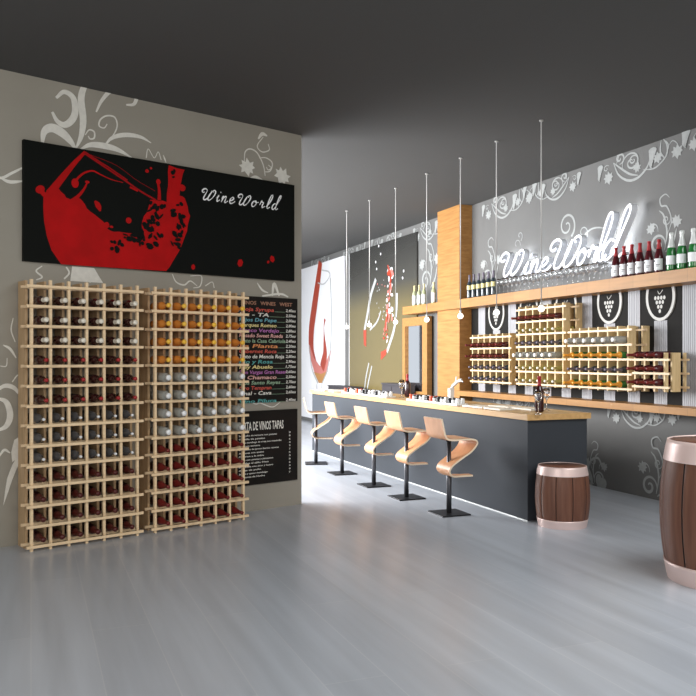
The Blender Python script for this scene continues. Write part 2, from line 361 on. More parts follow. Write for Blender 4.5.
# rising motifs behind the upper shelf
motif_rising(wall_right, *rwp(661, 255), 0.50); motif_rising(wall_right, *rwp(489, 286), 0.55); motif_rising(wall_right, *rwp(428, 290), 0.75)
b = MB()
cx, cz = rwp(567, 226)
b.stroke(spiral(cx,cz,0.19,1.5,-1.0,1), lambda t: 0.035*(1-0.4*t), -0.004)
cx, cz = rwp(583, 233); b.stroke(spiral(cx,cz,0.12,0.9,-1.2,1), 0.016, -0.004)
b.stroke([rwp(580,243),rwp(590,230),rwp(603,228),rwp(612,236)], lambda t: 0.03*(1.2-t), -0.004)
cx, cz = rwp(520, 236); b.stroke(spiral(cx,cz,0.08,0.9,-1.2,1), 0.014, -0.004); cx, cz = rwp(517, 245); b.stroke(spiral(cx,cz,0.1,0.7,-0.2,1), 0.012, -0.004)
b.build('vine_stencil', M['motif_cool'], wall_right)
# below the lower shelf and rising from the floor
motif_hanging(wall_right, rwp(637,420)[0], 1.13, 0.47)
motif_hanging(wall_right, rwp(520,420)[0], 1.13, 0.47, flip=-1)
motif_rising(wall_right, rwp(653,495)[0], 0.02, 0.52, flip=1)
motif_rising(wall_right, rwp(598,495)[0], 0.0, 0.42, flip=-1)
b = MB(); cx, cz = rwp(590, 485)
b.stroke([rwp(578,500),rwp(587,478),rwp(590,462),rwp(598,458),rwp(603,468)], 0.03, -0.004); b.stroke([rwp(584,500),rwp(592,482),rwp(586,465),rwp(578,458)], 0.05, -0.004)
b.disc(*rwp(602,484), 0.10, 0.08, -0.004, rot=0.5); b.disc(*rwp(599,480), 0.06, 0.08, -0.0045); b.build('vine_stencil', M['motif_cool'], wall_right)
# left wall
def lstroke(b, pts, wa, wb=None):
    P = [lwp(*p) for p in pts]; wb = wa if wb is None else wb
    b.stroke(P, lambda t: 0.8*(wa+(wb-wa)*math.sin(PI*t)), -0.004)
b = MB()
lstroke(b, [(42,146),(44,132),(52,128),(62,133),(70,141),(76,150)], 0.025, 0.105)
lstroke(b, [(76,148),(81,136),(83,120),(81,98),(86,84),(95,80)], 0.02, 0.085)
lstroke(b, [(52,112),(57,121),(64,125),(71,121),(75,112),(73,98),(64,92),(56,98)], 0.03, 0.08)
lstroke(b, [(79,150),(90,145),(104,146),(118,150),(132,158)], 0.01, 0.075)
lstroke(b, [(104,146),(112,138),(125,135),(140,137),(151,143)], 0.01, 0.055)
lstroke(b, [(108,142),(115,132),(117,124),(114,117),(106,116),(100,120),(99,126),(104,128),(107,124)], 0.012, 0.02)
lstroke(b, [(85,135),(89,130),(94,132),(94,138),(90,139),(88,136)], 0.012, 0.02)
lstroke(b, [(96,112),(102,100),(112,90),(126,88),(136,94),(134,104),(126,105)], 0.02, 0.06)
lstroke(b, [(146,158),(148,149),(154,158),(158,152),(161,160)], 0.014, 0.01); lstroke(b, [(163,155),(166,163)], 0.008, 0.02)
lstroke(b, [(-14,171),(0,178),(12,173),(22,168)], 0.02, 0.03); lstroke(b, [(0,178),(10,182),(24,181)], 0.01, 0.04)
b.build('vine_stencil', M['motif'], wall_left)
b = MB()
lstroke(b, [(258,139),(262,134),(267,136)], 0.02, 0.05); lstroke(b, [(263,137),(257,146),(262,152),(269,150),(268,144)], 0.012, 0.016)
lstroke(b, [(265,176),(263,165),(257,153),(250,149),(245,152),(244,162)], 0.012, 0.02); lstroke(b, [(259,158),(266,158),(272,163),(270,171),(264,172)], 0.01, 0.018)
lstroke(b, [(268,165),(271,168),(268,170),(266,167)], 0.01, 0.014); lstroke(b, [(248,180),(255,177),(262,180)], 0.02, 0.04)
x, z = lwp(247,167); leaf(b, x, z, 0.085, 0.2); x, z = lwp(282,176); leaf(b, x, z, 0.09, -0.4)
b.build('vine_stencil', M['motif'], wall_left)
b = MB()
lstroke(b, [(42,266),(36,271),(42,277),(36,280)], 0.012, 0.02); lstroke(b, [(66,267),(69,273),(64,279)], 0.02, 0.02)
b.poly([lwp(*p) for p in [(72,266),(94,268),(98,275),(103,283),(70,281)]], -0.004); lstroke(b, [(82,273),(88,277),(90,283)], 0.008, 0.02)
lstroke(b, [(172,274),(176,282),(184,285),(190,281),(197,286)], 0.01, 0.02); lstroke(b, [(190,276),(201,276),(200,286),(193,288)], 0.01, 0.016); lstroke(b, [(205,286),(212,282),(214,288)], 0.014, 0.01)
lstroke(b, [(257,283),(262,290),(268,293)], 0.01, 0.03); lstroke(b, [(272,296),(274,284),(279,296)], 0.02, 0.05); lstroke(b, [(262,296),(280,294),(288,297)], 0.02, 0.03)
lstroke(b, [(250,402),(256,404),(260,403),(272,407),(280,402)], 0.01, 0.015)
lstroke(b, [(-6,393),(4,386),(14,388),(22,398)], 0.015, 0.05); lstroke(b, [(-4,398),(6,402),(10,415),(6,426),(-4,431)], 0.02, 0.07)
lstroke(b, [(3,345),(10,349),(16,358)], 0.01, 0.03); lstroke(b, [(13,318),(11,330),(15,342)], 0.01, 0.015); lstroke(b, [(0,366),(6,366),(7,358)], 0.008, 0.012)
lstroke(b, [(12,382),(18,375),(22,382)], 0.01, 0.015); lstroke(b, [(-2,458),(4,450),(10,453)], 0.01, 0.03)
b.poly([lwp(*p) for p in [(18,455),(20,462),(16,470),(12,480),(8,492),(3,506),(5,490),(7,478),(12,465)]], -0.004)
b.poly([lwp(*p) for p in [(14,440),(20,436),(22,450),(18,458),(12,462),(11,452)]], -0.004)
b.build('vine_stencil', M['motif'], wall_left)

# ------------------------------------------------------------ wood pillar, shelves, mirror
b = MB(); b.box(6.652, XR, 11.826, 12.594, 0, ZC)
for k in range(22):
    z_a = k*0.1935; b.box(6.645, XR, 11.82, 12.6, z_a, min(ZC, z_a+0.1815))
tag(b.build('wooden_pillar', M['pillarwood']), 'square oak-clad pillar rising to the ceiling between mirror and wall racks', 'pillar')
b = MB(); b.box(6.56, XR-0.001, 4.4, 11.819, 2.50, 2.645); b.box(6.56, 6.644, 11.819, 12.601, 2.50, 2.645); b.box(6.56, XR-0.001, 12.601, 13.85, 2.50, 2.645)
tag(b.build('wall_shelf', M['shelfwood']), 'upper long oak wall shelf carrying bottles and stemware', 'shelf')
b = MB(); b.box(6.56, XR-0.001, 4.4, 11.819, 1.06, 1.14)
tag(b.build('wall_shelf', M['shelfwood']), 'lower empty oak wall shelf running beneath the wall racks', 'shelf')
r = empty('framed_mirror', RW @ T(-14.25, -0.14, 0.95), 'tall mirror in a deep oak frame left of the pillar', 'mirror')
b = MB(); W_, H_ = 1.05, 1.5
b.box(0,0.11,0,0.10,0,H_); b.box(W_-0.20,W_,0,0.10,0,H_); b.box(0.11,W_-0.20,0,0.10,H_-0.16,H_); b.box(0.11,W_-0.20,0,0.10,0,0.1)
b.build('frame', M['oak'], r)
b = MB(); b.box(0.11,W_-0.20,0.04,0.05,0.1,H_-0.16); b.build('mirror_glass', M['mirror'], r)
# low cabinets under the posters
for (ya, yb, h, lab) in ((13.65, 14.6, 1.19, 'charcoal low cabinet under the dark wine poster'), (16.2, 17.7, 1.05, 'charcoal low cabinet under the white flute poster')):
    r = empty('low_cabinet', T(6.47, (ya+yb)/2, 0), lab, 'cabinet'); hw = (yb-ya)/2
    b = MB(); b.box(0, 0.25, -hw, hw, 0.06, h-0.03); b.box(0.03, 0.23, -hw+0.03, hw-0.03, 0, 0.06); b.build('body', M['sofa'], r)
    b = MB(); b.box(-0.02, 0.25, -hw-0.01, hw+0.01, h-0.03, h); b.build('cabinet_top', M['sofa'], r)
    for s in (-1, 1):
        b = MB(); b.box(-0.015, 0, min(s*0.01, s*(hw-0.02)), max(s*0.01, s*(hw-0.02)), 0.1, h-0.06); d = b.build('door', M['sofa'], r)
        b = MB(); b.box(-0.04, -0.015, s*0.05-0.006, s*0.05+0.006, 0.7, 0.9); b.build('handle', M['chrome'], d)

# ------------------------------------------------------------ bar counter
r = empty('bar_counter', T(4.724, 7.0, 0), 'long slate grey bar counter with thick light oak top', 'bar counter')
b = MB(); b.box(0.03, 0.772, 0.04, 6.86, 0, 1.04); b.build('counter_body', M['slate'], r)
b = MB(); b.box(0, 0.795, 0, 6.9, 1.04, 1.10); b.build('worktop', M['oaktop'], r)
b = MB(); b.box(0.025, 0.03, 0.04, 6.86, 0, 0.008); b.build('base_trim', M['c_silver'], r)

# ------------------------------------------------------------ posters
# white flute poster
Xp = 6.85
def poster(name, ua, va, ub, vb, zb, mface, label):
    xa = rwp(ua, va, Xp)[0]; xb = rwp(ub, vb, Xp)[0]; zt = 4.09
    r = empty(name, RW @ T((xa+xb)/2, -(XR-Xp), zb), label, 'poster'); hw = (xb-xa)/2; H = zt-zb
    b = MB(); b.box(-hw, hw, 0, XR-Xp-0.001, 0, H); b.build('canvas', M[mface], r)
    P = lambda u, v: (rwp(u,v,Xp)[0]-(xa+xb)/2, rwp(u,v,Xp)[1]-zb)
    return r, P, hw, H
r, P, hw, H = poster('white_wine_poster', 298.5, 260, 343.8, 254, 0.1, 'posterwhite', 'tall white wall poster showing wine poured into a flute glass')
b = MB(); y = -0.003
b.stroke([P(320.5,262),P(317.5,285),P(314,310),P(311.5,330),P(311.5,350),P(315,365)], lambda t: 0.28+0.14*math.sin(PI*t), y, 0)
b.poly([P(310,345),P(311,360),P(315,374),P(319,383),P(322,383),P(327,374),P(330,360),P(331,350),P(326,362),P(320,366),P(314,358)], y-0.001, 1)
b.poly([P(314,372),P(319,383),P(322.5,383),P(328,371),P(321,374)], y-0.002, 3)
b.stroke([P(322,368),P(325,355),P(324.5,340),P(324,328),P(325,319)], lambda t: 0.3*(0.6+0.5*math.sin(5*t+1)), y-0.002, 0)
b.stroke([P(330.5,278),P(331.5,310),P(331,340),P(328,368),P(322.5,383)], 0.05, y-0.003, 2)
b.stroke([P(309.5,345),P(312,368),P(318,383)], 0.05, y-0.003, 2)
b.stroke([P(318,283),P(324,284),P(329.5,277),P(329,272),P(322,270)], 0.035, y-0.003, 2)
b.stroke([P(317,384),P(317,391)], 0.04, y-0.003, 2); b.stroke([P(322,384),P(322,391)], 0.04, y-0.003, 2)
b.build('printed_flute', [M['wine'], M['winepink'], M['greyline'], M['amberprint']], r)
r, P, hw, H = poster('dark_wine_poster', 349.5, 252, 416.7, 230.3, 1.0, 'posterolive', 'large dark olive wall poster of a tilted splashing wine glass')
b = MB(); b.box(-hw-0.02,-hw,-0.006,0.03,0,H); b.build('poster_edge', M['posterwhite'], r)
b = MB()
b.stroke([P(376,279),P(371,295),P(368,312),P(364.5,331)], 0.10, y, 0)
b.stroke([P(397,293),P(396.5,310),P(394,330),P(387,352)], 0.09, y, 0)
b.stroke([P(370,330),P(377,322),P(381,311)], 0.05, y, 0)
b.poly([P(363.5,330),P(366.5,330),P(366.3,347),P(364,345)], y, 1); b.poly([P(381,352),P(387,349),P(386,355),P(381,360)], y, 1)
b.stroke([P(369,363),P(366,378),P(364.5,391)], 0.05, y, 0); b.stroke([P(372,366),P(369,380),P(367,391)], 0.05, y, 0)
rn = random.Random(3)
for (u0,v0,u1,v1,n_,sz) in ((388,266,393,290,16,0.10),(387,290,393,318,22,0.09),(384,315,390,345,18,0.07),(376,280,388,322,26,0.03)):
    for k in range(n_):
        c_ = P(rn.uniform(u0,u1), rn.uniform(v0,v1)); b.disc(c_[0], c_[1], sz*rn.uniform(.2,.65), sz*rn.uniform(.3,.9), y-0.001-0.00004*k, rn.choice((1,2,2,0,3)) if sz>0.05 else rn.choice((0,0,2)), n=7, rot=rn.uniform(0,3))
b.stroke([P(388,265),P(391,277),P(390,290),P(389,305),P(387,318),P(385,332)], lambda t: 0.07*(0.6+0.5*math.sin(9*t)), y, 1)
for (u,v) in ((379,246),(376,262),(404,271),(403,278),(381,254),(377,269)): c_ = P(u,v); b.disc(c_[0], c_[1], 0.03, 0.03, y, 3, n=6)
b.build('printed_glass', [M['greyline'], M['wine'], M['winepink'], M['posterwhite']], r)

# ------------------------------------------------------------ banner on the left wall
off = 0.05
x0, zb = -3.135, 2.552; x1, zt = -0.137, 3.642
r = empty('wine_banner', LW @ T((x0+x1)/2, -off, zb), 'wide black banner with red wine splash print above the tall racks', 'banner')
hw = (x1-x0)/2
b = MB(); b.box(-hw, hw, 0, off-0.001, 0, zt-zb); b.build('panel', M['black'], r)
P = lambda u, v: (lwp(u,v,off)[0]-(x0+x1)/2, lwp(u,v,off)[1]-zb)
Z = lambda a, c: P(40+a/4.35, 140+c/4.35)
b = MB(); y = -0.002
def edge(pts, n=3, amp=2.0, rn=random.Random(5)):
    out = []
    for i in range(len(pts)-1):
        for k in range(n):
            t = k/n; out.append((pts[i][0]*(1-t)+pts[i+1][0]*t+rn.uniform(-amp,amp), pts[i][1]*(1-t)+pts[i+1][1]*t+rn.uniform(-amp,amp)))
    out.append(pts[-1]); return out
bowl_l = [(15,245),(14,290),(17,350),(30,420),(50,480),(92,541)]
top = [(25,225),(55,215),(62,195),(90,225),(110,240),(118,255),(140,265),(165,250),(185,262),(205,295),(235,325),(262,345),(285,360),(290,385),(320,402),(360,400),(400,405),(430,430),(455,425),(452,395),(440,370),(455,330),(470,300),(480,262),(520,262),(548,270),(556,200),(560,160),(558,112),(628,128),(618,170),(604,240),(628,250),(642,290),(650,330),(645,370),(630,420),(605,480),(575,535),(548,570)]
poly = edge(top, 2, 3.0)
full = bowl_l[::-1][:-1] + [(15,240)] + poly
full = [(a, min(c, 541+(a-92)*0.064) if a > 60 else c) for a, c in full] + [(545,570),(320,556)]
b.slabpoly([Z(*p) for p in full], y, 0, 0)
# rim, streams and drops
b.stroke([Z(40,235),Z(100,160),Z(150,100),Z(196,52)], lambda t: 0.065*(1.15-0.75*t), y-0.001, 0)
b.stroke([Z(190,56),Z(270,110),Z(360,170),Z(440,225),Z(505,262)], 0.018, y-0.001, 1)
b.stroke([Z(196,52),Z(260,95),Z(300,120),Z(380,175)], 0.012, y-0.001, 1)
b.stroke([Z(220,65),Z(330,110),Z(420,175),Z(500,222)], 0.004, y-0.001, 1)
b.stroke([Z(152,188),Z(165,165),Z(195,142),Z(230,135),Z(262,150),Z(310,172),Z(360,185)], lambda t: 0.022*(1.1-0.8*t), y-0.001, 0)
b.disc(*Z(152,188), 0.035, 0.045, y-0.001, 0); b.disc(*Z(0,215), 0.045, 0.035, y-0.001, 0, rot=0.6); b.stroke([Z(0,215),Z(18,238),Z(40,250)], 0.045, y-0.0015, 0)
b.stroke([Z(135,268),Z(165,245),Z(190,215),Z(205,185)], lambda t: 0.04*(1-0.7*t), y-0.001, 0); b.disc(*Z(205,183), 0.022, 0.014, y-0.002, 0)
b.stroke([Z(238,265),Z(252,285),Z(262,310)], lambda t: 0.055*math.sin(0.3+2.6*t), y-0.001, 0); b.disc(*Z(385,350), 0.03, 0.03, y-0.001, 0)
b.disc(*Z(290,370), 0.025, 0.03, y-0.001, 0); b.disc(*Z(310,378), 0.02, 0.012, y-0.001, 0)
b.disc(*Z(465,135), 0.02, 0.018, y-0.001, 0); b.disc(*Z(482,123), 0.014, 0.012, y-0.001, 0); b.disc(*Z(617,208), 0.04, 0.035, y-0.001, 0)
b.stroke([Z(518,262),Z(518,225),Z(514,190)], lambda t: 0.04*(1-0.4*t), y-0.001, 0); b.disc(*Z(514,182), 0.024, 0.028, y-0.002, 0)
b.stroke([Z(390,205),Z(425,222)], 0.02, y-0.002, 0)
for (u,v,s_) in ((193,267,.03),(240,263,.045),(272,259,.04),(268,262,.02)): b.disc(*P(u,v), s_, s_*0.8, y-0.001, 0, n=6, rot=u)
# dark gaps in the splash
rn = random.Random(11)
for (a,c,ra,rc,n_) in ((490,330,18,60,9),(485,390,32,40,10),(515,370,15,60,6),(600,345,26,70,18),(335,462,26,26,8),(385,425,30,18,8),(490,457,22,10,4),(590,420,18,50,8),(425,440,30,12,5),(580,160,8,30,4),(520,290,30,12,5)):
    for k in range(n_):
        c_ = Z(a+rn.uniform(-ra,ra), c+rn.uniform(-rc,rc)); b.disc(c_[0], c_[1], rn.uniform(.008,.028), rn.uniform(.012,.04), y-0.003-0.00003*k, 2, n=7, rot=rn.uniform(0,3))
b.build('printed_splash', [M['red'], M['redthin'], M['black']], r)

# script lettering, drawn as strokes
GL = {
 'W': ([[(0.42,1.18),(0.22,1.08),(0.05,1.25),(0.12,1.52),(0.4,1.68),(0.68,1.5),(0.66,1.1),(0.5,0.5),(0.52,0.08),(0.78,0.02),(1.1,0.45),(1.3,1.0),(1.38,1.5)],
        [(1.36,1.45),(1.15,0.8),(1.08,0.2),(1.28,0.0),(1.6,0.3),(1.85,0.9),(1.9,1.4),(1.72,1.62),(1.5,1.5),(1.62,1.3)]], 2.0),
 'i': ([[(0,0.45),(0.22,0.95),(0.12,0.4),(0.2,0.02),(0.5,0.3)], [(0.34,1.42),(0.40,1.5)]], 0.5),
 'n': ([[(0,0.55),(0.2,0.95),(0.16,0.5),(0.08,0.0)], [(0.1,0.3),(0.35,0.85),(0.58,0.92),(0.58,0.5),(0.56,0.08),(0.72,0.02),(0.95,0.3)]], 0.95),
 'e': ([[(0.02,0.35),(0.35,0.5),(0.55,0.8),(0.38,1.0),(0.14,0.75),(0.08,0.3),(0.28,0.0),(0.6,0.12),(0.85,0.4)]], 0.85),
 'o': ([[(0.45,0.98),(0.15,0.8),(0.02,0.35),(0.2,0.0),(0.5,0.15),(0.65,0.6),(0.5,0.95),(0.4,0.8),(0.6,0.7),(0.95,0.8)]], 0.9),
 'r': ([[(0,0.4),(0.18,1.08),(0.3,0.88),(0.52,0.88),(0.42,0.4),(0.5,0.02),(0.8,0.3)]], 0.75),
 'l': ([[(0,0.25),(0.35,0.8),(0.62,1.7),(0.62,2.25),(0.42,2.2),(0.26,1.4),(0.18,0.4),(0.32,0.0),(0.62,0.3)]], 0.6),
 'd': ([[(0.55,0.85),(0.3,0.98),(0.05,0.6),(0.05,0.15),(0.25,0.0),(0.5,0.35),(0.75,1.2),(0.98,2.05),(0.92,2.4),(0.74,2.1),(0.62,1.2),(0.58,0.3),(0.7,0.0),(0.95,0.25)]], 0.95)}
b = MB(); cx, cz = P(199.5, 199.0); u_ = 0.080
pos = {0:(0,'W'),1:(2.25,'i'),2:(2.95,'n'),3:(4.1,'e'),4:(5.15,'W'),5:(7.45,'o'),6:(8.65,'r'),7:(9.65,'l'),8:(10.6,'d')}
for k, (px, ch) in pos.items():
    for st in GL[ch][0]:
        b.stroke([(cx+u_*(px+p[0]+0.25*p[1])*1.06, cz+u_*p[1]*0.86) for p in st], lambda t: 0.006+0.009*abs(math.sin(2.2*PI*t)), -0.004, 0)
b.build('lettering', M['white'], r)

# ------------------------------------------------------------ illuminated sign on the right wall
Xs = 6.70; zoff = XR-Xs
ax, az = rwp(499, 276, Xs)
r = empty('illuminated_sign', RW @ T(ax, -zoff, az), 'glowing white script WineWorld channel letter sign above the upper shelf', 'sign')
SG = [('W',497.5,521.5,277.5,0.21,1.0),('i',523,530,275.5,0.19,1.0),('n',529,540,274,0.19,1.0),('e',539,550,272.5,0.19,1.0),('W',546,578,270.5,0.235,1.0),('o',576,587,265,0.20,1.0),('r',587,598,263.5,0.20,1.0),('l',594,605,262,0.205,1.22),('d',601,622,260.5,0.205,1.24)]
for ch, ua, ub, vb, u_, asc in SG:
    xa, zz = rwp(ua, vb, Xs); xb = rwp(ub, vb, Xs)[0]; sc = (xb-xa)/GL[ch][1]
    b = MB()
    for st in GL[ch][0]:
        q = [(xa-ax+sc*p[0]+0.30*u_*p[1], zz-az+u_*p[1]*(asc if p[1] > 1.3 else (1+(asc-1)*p[1]/1.3))) for p in st]
        b.stroke(q, 0.032, 0, 0, depth=0.09, sides=1, back=2)
        for e_ in (q[0], q[-1]): pass
    b.build('channel_letter', [M['letterface'], M['letterside'], M['letterback']], r)

# ------------------------------------------------------------ menu boards
def text_mesh(s, size, x, z, parent, m, name='chalk_text', width=None, shear=0.0, y=-0.004):
    cu = bpy.data.curves.new(name, 'FONT'); cu.body = s; cu.size = size; cu.shear = shear; cu.resolution_u = 2; cu.offset = size*0.02
    to = bpy.data.objects.new(name, cu); me = bpy.data.meshes.new_from_object(to)
    bpy.data.objects.remove(to); bpy.data.curves.remove(cu)
    xs = [v.co.x for v in me.vertices]; wd = max(xs)-min(xs); k = (width/wd) if width else 1
    for v in me.vertices: v.co = Vector(((v.co.x-min(xs))*k, 0, v.co.y))
    for p_ in me.polygons: pass
    me.flip_normals() if False else None
    me.materials.append(m); o = bpy.data.objects.new(name, me); C.objects.link(o); o.parent = parent; o.location = (x, y, z)
    return o
chalk = {k: mat('chalk '+k, c, 0.8) for k, c in dict(red=(0.62,0.10,0.07), white=(0.78,0.76,0.70), blue=(0.16,0.42,0.50), yellow=(0.80,0.68,0.30), violet=(0.45,0.16,0.42), pink=(0.75,0.42,0.38), green=(0.28,0.42,0.28), orange=(0.72,0.28,0.10), teal=(0.10,0.38,0.36), dull=(0.40,0.20,0.13)).items()}
bx0, bx1 = -0.93, -0.072
r = empty('chalkboard_menu', LW @ T(bx0, -0.02, 1.19), 'upper black chalkboard menu with coloured handwritten wine list', 'chalkboard')
b = MB(); b.box(0, bx1-bx0, 0, 0.019, 0, 1.165); b.build('board', M['board'], r)
text_mesh('VINOS   WINES   WEST', 0.055, 0.10, 1.075, r, chalk['dull'], width=0.68)
items = [('Rioja Syrupa','red',"2,40eu"),('Rx - TA','white',"2,50eu"),('Hijos De Pepe','blue',"2,00eu"),('Marques Romeo','yellow',"2,80eu"),('Blanco Verdejo','violet',"2,80eu"),('Rosado Sweet Rueda','pink',"2,75eu"),('Tinto la Casa Cabriola','green',"2,40eu"),('La Planta','orange',"2,20eu"),('Cabernet Roca','red',"2,20eu"),('Tinto de Mencia Roja','white',"2,80eu"),('Rio y Rosa','teal',"2,90eu"),('Rey Abuelo','yellow',"1,75eu"),('Don Vargas Gran Reser','violet',"3,60eu"),('El Chamaco','pink',"2,50eu"),('Dos Santo Reyes','green',"2,70eu"),('Oro Tempran','red',"2,60eu"),('Final - Cava','white',"2,60eu"),('Vino Piluca','teal',"2,40eu")]
wds = [.46,.38,.50,.50,.54,.60,.64,.52,.50,.62,.44,.44,.66,.50,.56,.42,.42,.50]
for k, (s_, c_, p_) in enumerate(items):
    zz = 1.005-k*0.0575 - (0.03 if k == len(items)-1 else 0)
    text_mesh(s_, 0.056, 0.075, zz, r, chalk[c_], width=wds[k]*0.86+0.06, shear=0.15)
    text_mesh(p_, 0.044, 0.69, zz+0.005, r, chalk['white'], name='price_text', width=0.14, shear=0.2)
    b = MB(); b.box(0.075+wds[k]*0.86+0.07, 0.68, -0.002, 0, zz, zz+0.003); b.build('chalk_line', chalk['green'], r) if wds[k] < 0.6 else None
r = empty('chalkboard_menu', LW @ T(bx0, -0.02, 0.29), 'lower black menu board with white tapas list, bottom right of racks', 'chalkboard')
b = MB(); b.box(0, bx1-bx0, 0, 0.019, 0, 0.81); b.build('board', M['board'], r)
text_mesh('CARTA DE VINOS TAPAS', 0.13, 0.06, 0.60, r, chalk['white'], width=0.60)
tap_l = ['Solomillo de ternera con patatas','Tortilla de patatas','Queso manchego de oveja con membrillo','Pan con tomate','Croquetas de jamon iberico caseras','Anchoas con aceite','Chorizo a la sidra','Pulpo con patatas y pimenton','Gambas al ajillo fritas','Ensaladilla con atun y huevo','Alitas de pollo','Jamon y queso manchego','Aceitunas de Huelva']
for k, s_ in enumerate(tap_l):
    zz = 0.535-k*0.0375
    text_mesh(s_, 0.024, 0.07, zz, r, chalk['white'], width=0.10+len(s_)*0.0125)
    text_mesh('%d' % (3+(k*5)%7), 0.026, 0.735, zz+0.006, r, chalk['white'], name='price_text', width=0.022)

# ------------------------------------------------------------ racks
def rack(fr, x, y, z, cols, rows, px, pz, label, name='wine_rack', foot=0.04, headr=0.06, protr=0.05, pl=None, D=0.33, mp='pine', mr_='pineH', sw=0.024, fd=0.03, bd=0.11, mid=False):
    r = empty(name, fr @ T(x, y, z), label, 'wine rack'); pl = protr if pl is None else pl
    zt = foot+rows*pz+headr
    pm_ = {}
    def part(nm, key, args, loc, m):
        if key not in pm_:
            q = MB(); q.box(*args); pm_[key] = q.mesh(nm, m)
        o = bpy.data.objects.new(nm, pm_[key]); C.objects.link(o); o.parent = r; o.location = loc
    for i in range(cols+1):
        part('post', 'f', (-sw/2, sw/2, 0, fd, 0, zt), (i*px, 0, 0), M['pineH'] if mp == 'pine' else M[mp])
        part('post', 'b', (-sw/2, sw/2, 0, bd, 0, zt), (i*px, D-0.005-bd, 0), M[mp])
    if mid:
        q = MB(); q.box(-sw/2, sw/2, 0, 0.12, 0, zt); o = q.build('post', M[mp], r, T(cols*px, 0.10, 0))
    for j in range(rows+1):
        part('rail', 'r', (-pl, cols*px+protr, -0.022, 0, -0.012, 0.012), (0, 0, foot+j*pz), M[mr_])
        part('rail', 'r2', (-pl, cols*px+protr, -0.022, 0, -0.012, 0.012), (0, D-0.005-bd, foot+j*pz), M[mr_])
    return r
# bottles (local z along the bottle, base at the origin)
BT = {}
def bottle_type(key, body, cap_from, glass, cap, extra=0.0015):
    b = MB(); b.lathe(body, 14); bm_ = b.mesh('wine_bottle', M[glass])
    zt = body[-1][1]; pr = []
    def rad(z):
        for i in range(len(body)-1):
            if body[i][1] <= z <= body[i+1][1] and body[i+1][1] > body[i][1]:
                t = (z-body[i][1])/(body[i+1][1]-body[i][1]); return body[i][0]*(1-t)+body[i+1][0]*t
        return body[-1][0]
    zs = [cap_from]+[q[1] for q in body if q[1] > cap_from+0.002]
    pr = [(rad(q)+extra, q) for q in zs]+[(rad(zt)+extra, zt+0.002), (0.0001, zt+0.003)]
    c = MB(); c.lathe(pr, 14); cm = c.mesh('capsule', M[cap]); BT[key] = (bm_, cm, max(q[0] for q in body))
BORD = [(0.030,0.0),(0.0415,0.006),(0.042,0.02),(0.042,0.19),(0.037,0.215),(0.020,0.245),(0.0155,0.26),(0.0150,0.315),(0.0175,0.318),(0.0175,0.332),(0.016,0.335)]
BURG = [(0.030,0.0),(0.0435,0.006),(0.044,0.02),(0.044,0.14),(0.040,0.175),(0.028,0.225),(0.018,0.265),(0.0155,0.29),(0.0150,0.318),(0.0175,0.32),(0.0175,0.332),(0.016,0.335)]
CHAM = [(0.034,0.0),(0.0485,0.007),(0.049,0.02),(0.049,0.13),(0.045,0.17),(0.034,0.215),(0.024,0.25),(0.019,0.275),(0.018,0.30),(0.022,0.305),(0.022,0.325),(0.018,0.33)]
GREY = [(0.034,0.0),(0.0485,0.007),(0.049,0.02),(0.049,0.15),(0.045,0.19),(0.034,0.225),(0.020,0.25),(0.0125,0.275),(0.0115,0.33),(0.010,0.335)]
FROST = [(0.034,0.0),(0.0455,0.006),(0.046,0.02),(0.046,0.23),(0.040,0.262),(0.024,0.275),(0.0225,0.285),(0.0225,0.31)]
bottle_type('cream', BORD, 0.255, 'g_dark', 'c_cream', 0.005)
bottle_type('red', BORD, 0.300, 'g_dark', 'c_red', 0.0005)
bottle_type('grey', GREY, 0.318, 'g_grey', 'c_white')
bottle_type('maroon', CHAM, 0.20, 'g_dark', 'c_maroon')
bottle_type('amber', BORD, 0.315, 'g_amber', 'c_yellow', 0.006)
bottle_type('frost', FROST, 0.284, 'g_frost', 'c_white', 0.004)
bottle_type('slimred', BURG, 0.17, 'g_dark', 'c_deep')
bottle_type('winered', BORD, 0.24, 'g_wine', 'c_deep')
bottle_type('olive', BURG, 0.31, 'g_olive', 'c_cream')
bottle_type('slatey', BORD, 0.24, 'g_slate', 'c_dark')
bottle_type('ambergreen', BORD, 0.20, 'g_green', 'c_orange')
RX = Matrix.Rotation(PI/2, 4, 'X')
LABT = {'cream':'dark wine bottle with pale cream neck cap','red':'dark wine bottle with small red cap','grey':'smoky grey glass bottle with small white cap','maroon':'dark bottle with maroon foil neck',
 'amber':'amber orange bottle with yellow cap','frost':'frosted white bottle with round white cap','slimred':'dark bottle with long red foil neck','winered':'maroon wine bottle with red foil neck',
 'olive':'yellow green bottle with pale cap','slatey':'blue black bottle with grey violet neck','ambergreen':'green bottle with bright orange neck'}
def put_bottle(key, M4, label, group, name='wine_bottle'):
    bm_, cm, _ = BT[key]
    o = bpy.data.objects.new(name, bm_); C.objects.link(o); o.matrix_world = M4; tag(o, label, 'bottle', group)
    c = bpy.data.objects.new('capsule', cm); C.objects.link(c); c.parent = o
    return o
def fill(fr, x, y, z, cols, rowkeys, px, pz, yb, rackname, group, foot=0.04):
    n = len(rowkeys)
    for j, key in enumerate(rowkeys):
        if not key: continue
        rr = BT[key][2]; zz = z+foot+(n-1-j)*pz+0.012+rr+0.0006
        cut = {'grey':0.0, 'maroon':0.0}.get(key, 0)
        for c_ in range(cols):
            rowt = 'top row' if j == 0 else ('bottom row' if j == n-1 else ORD[j]+' row')
            ylen = BT[key][0]
            put_bottle(key, fr @ T(x+(c_+0.5)*px, yb[key] if isinstance(yb, dict) and key in yb else (yb['*'] if isinstance(yb, dict) else yb), zz) @ RX,
                       '%s, %s, %s column of %s' % (LABT[key], rowt, ORD[c_], rackname), group)
yF = -0.335
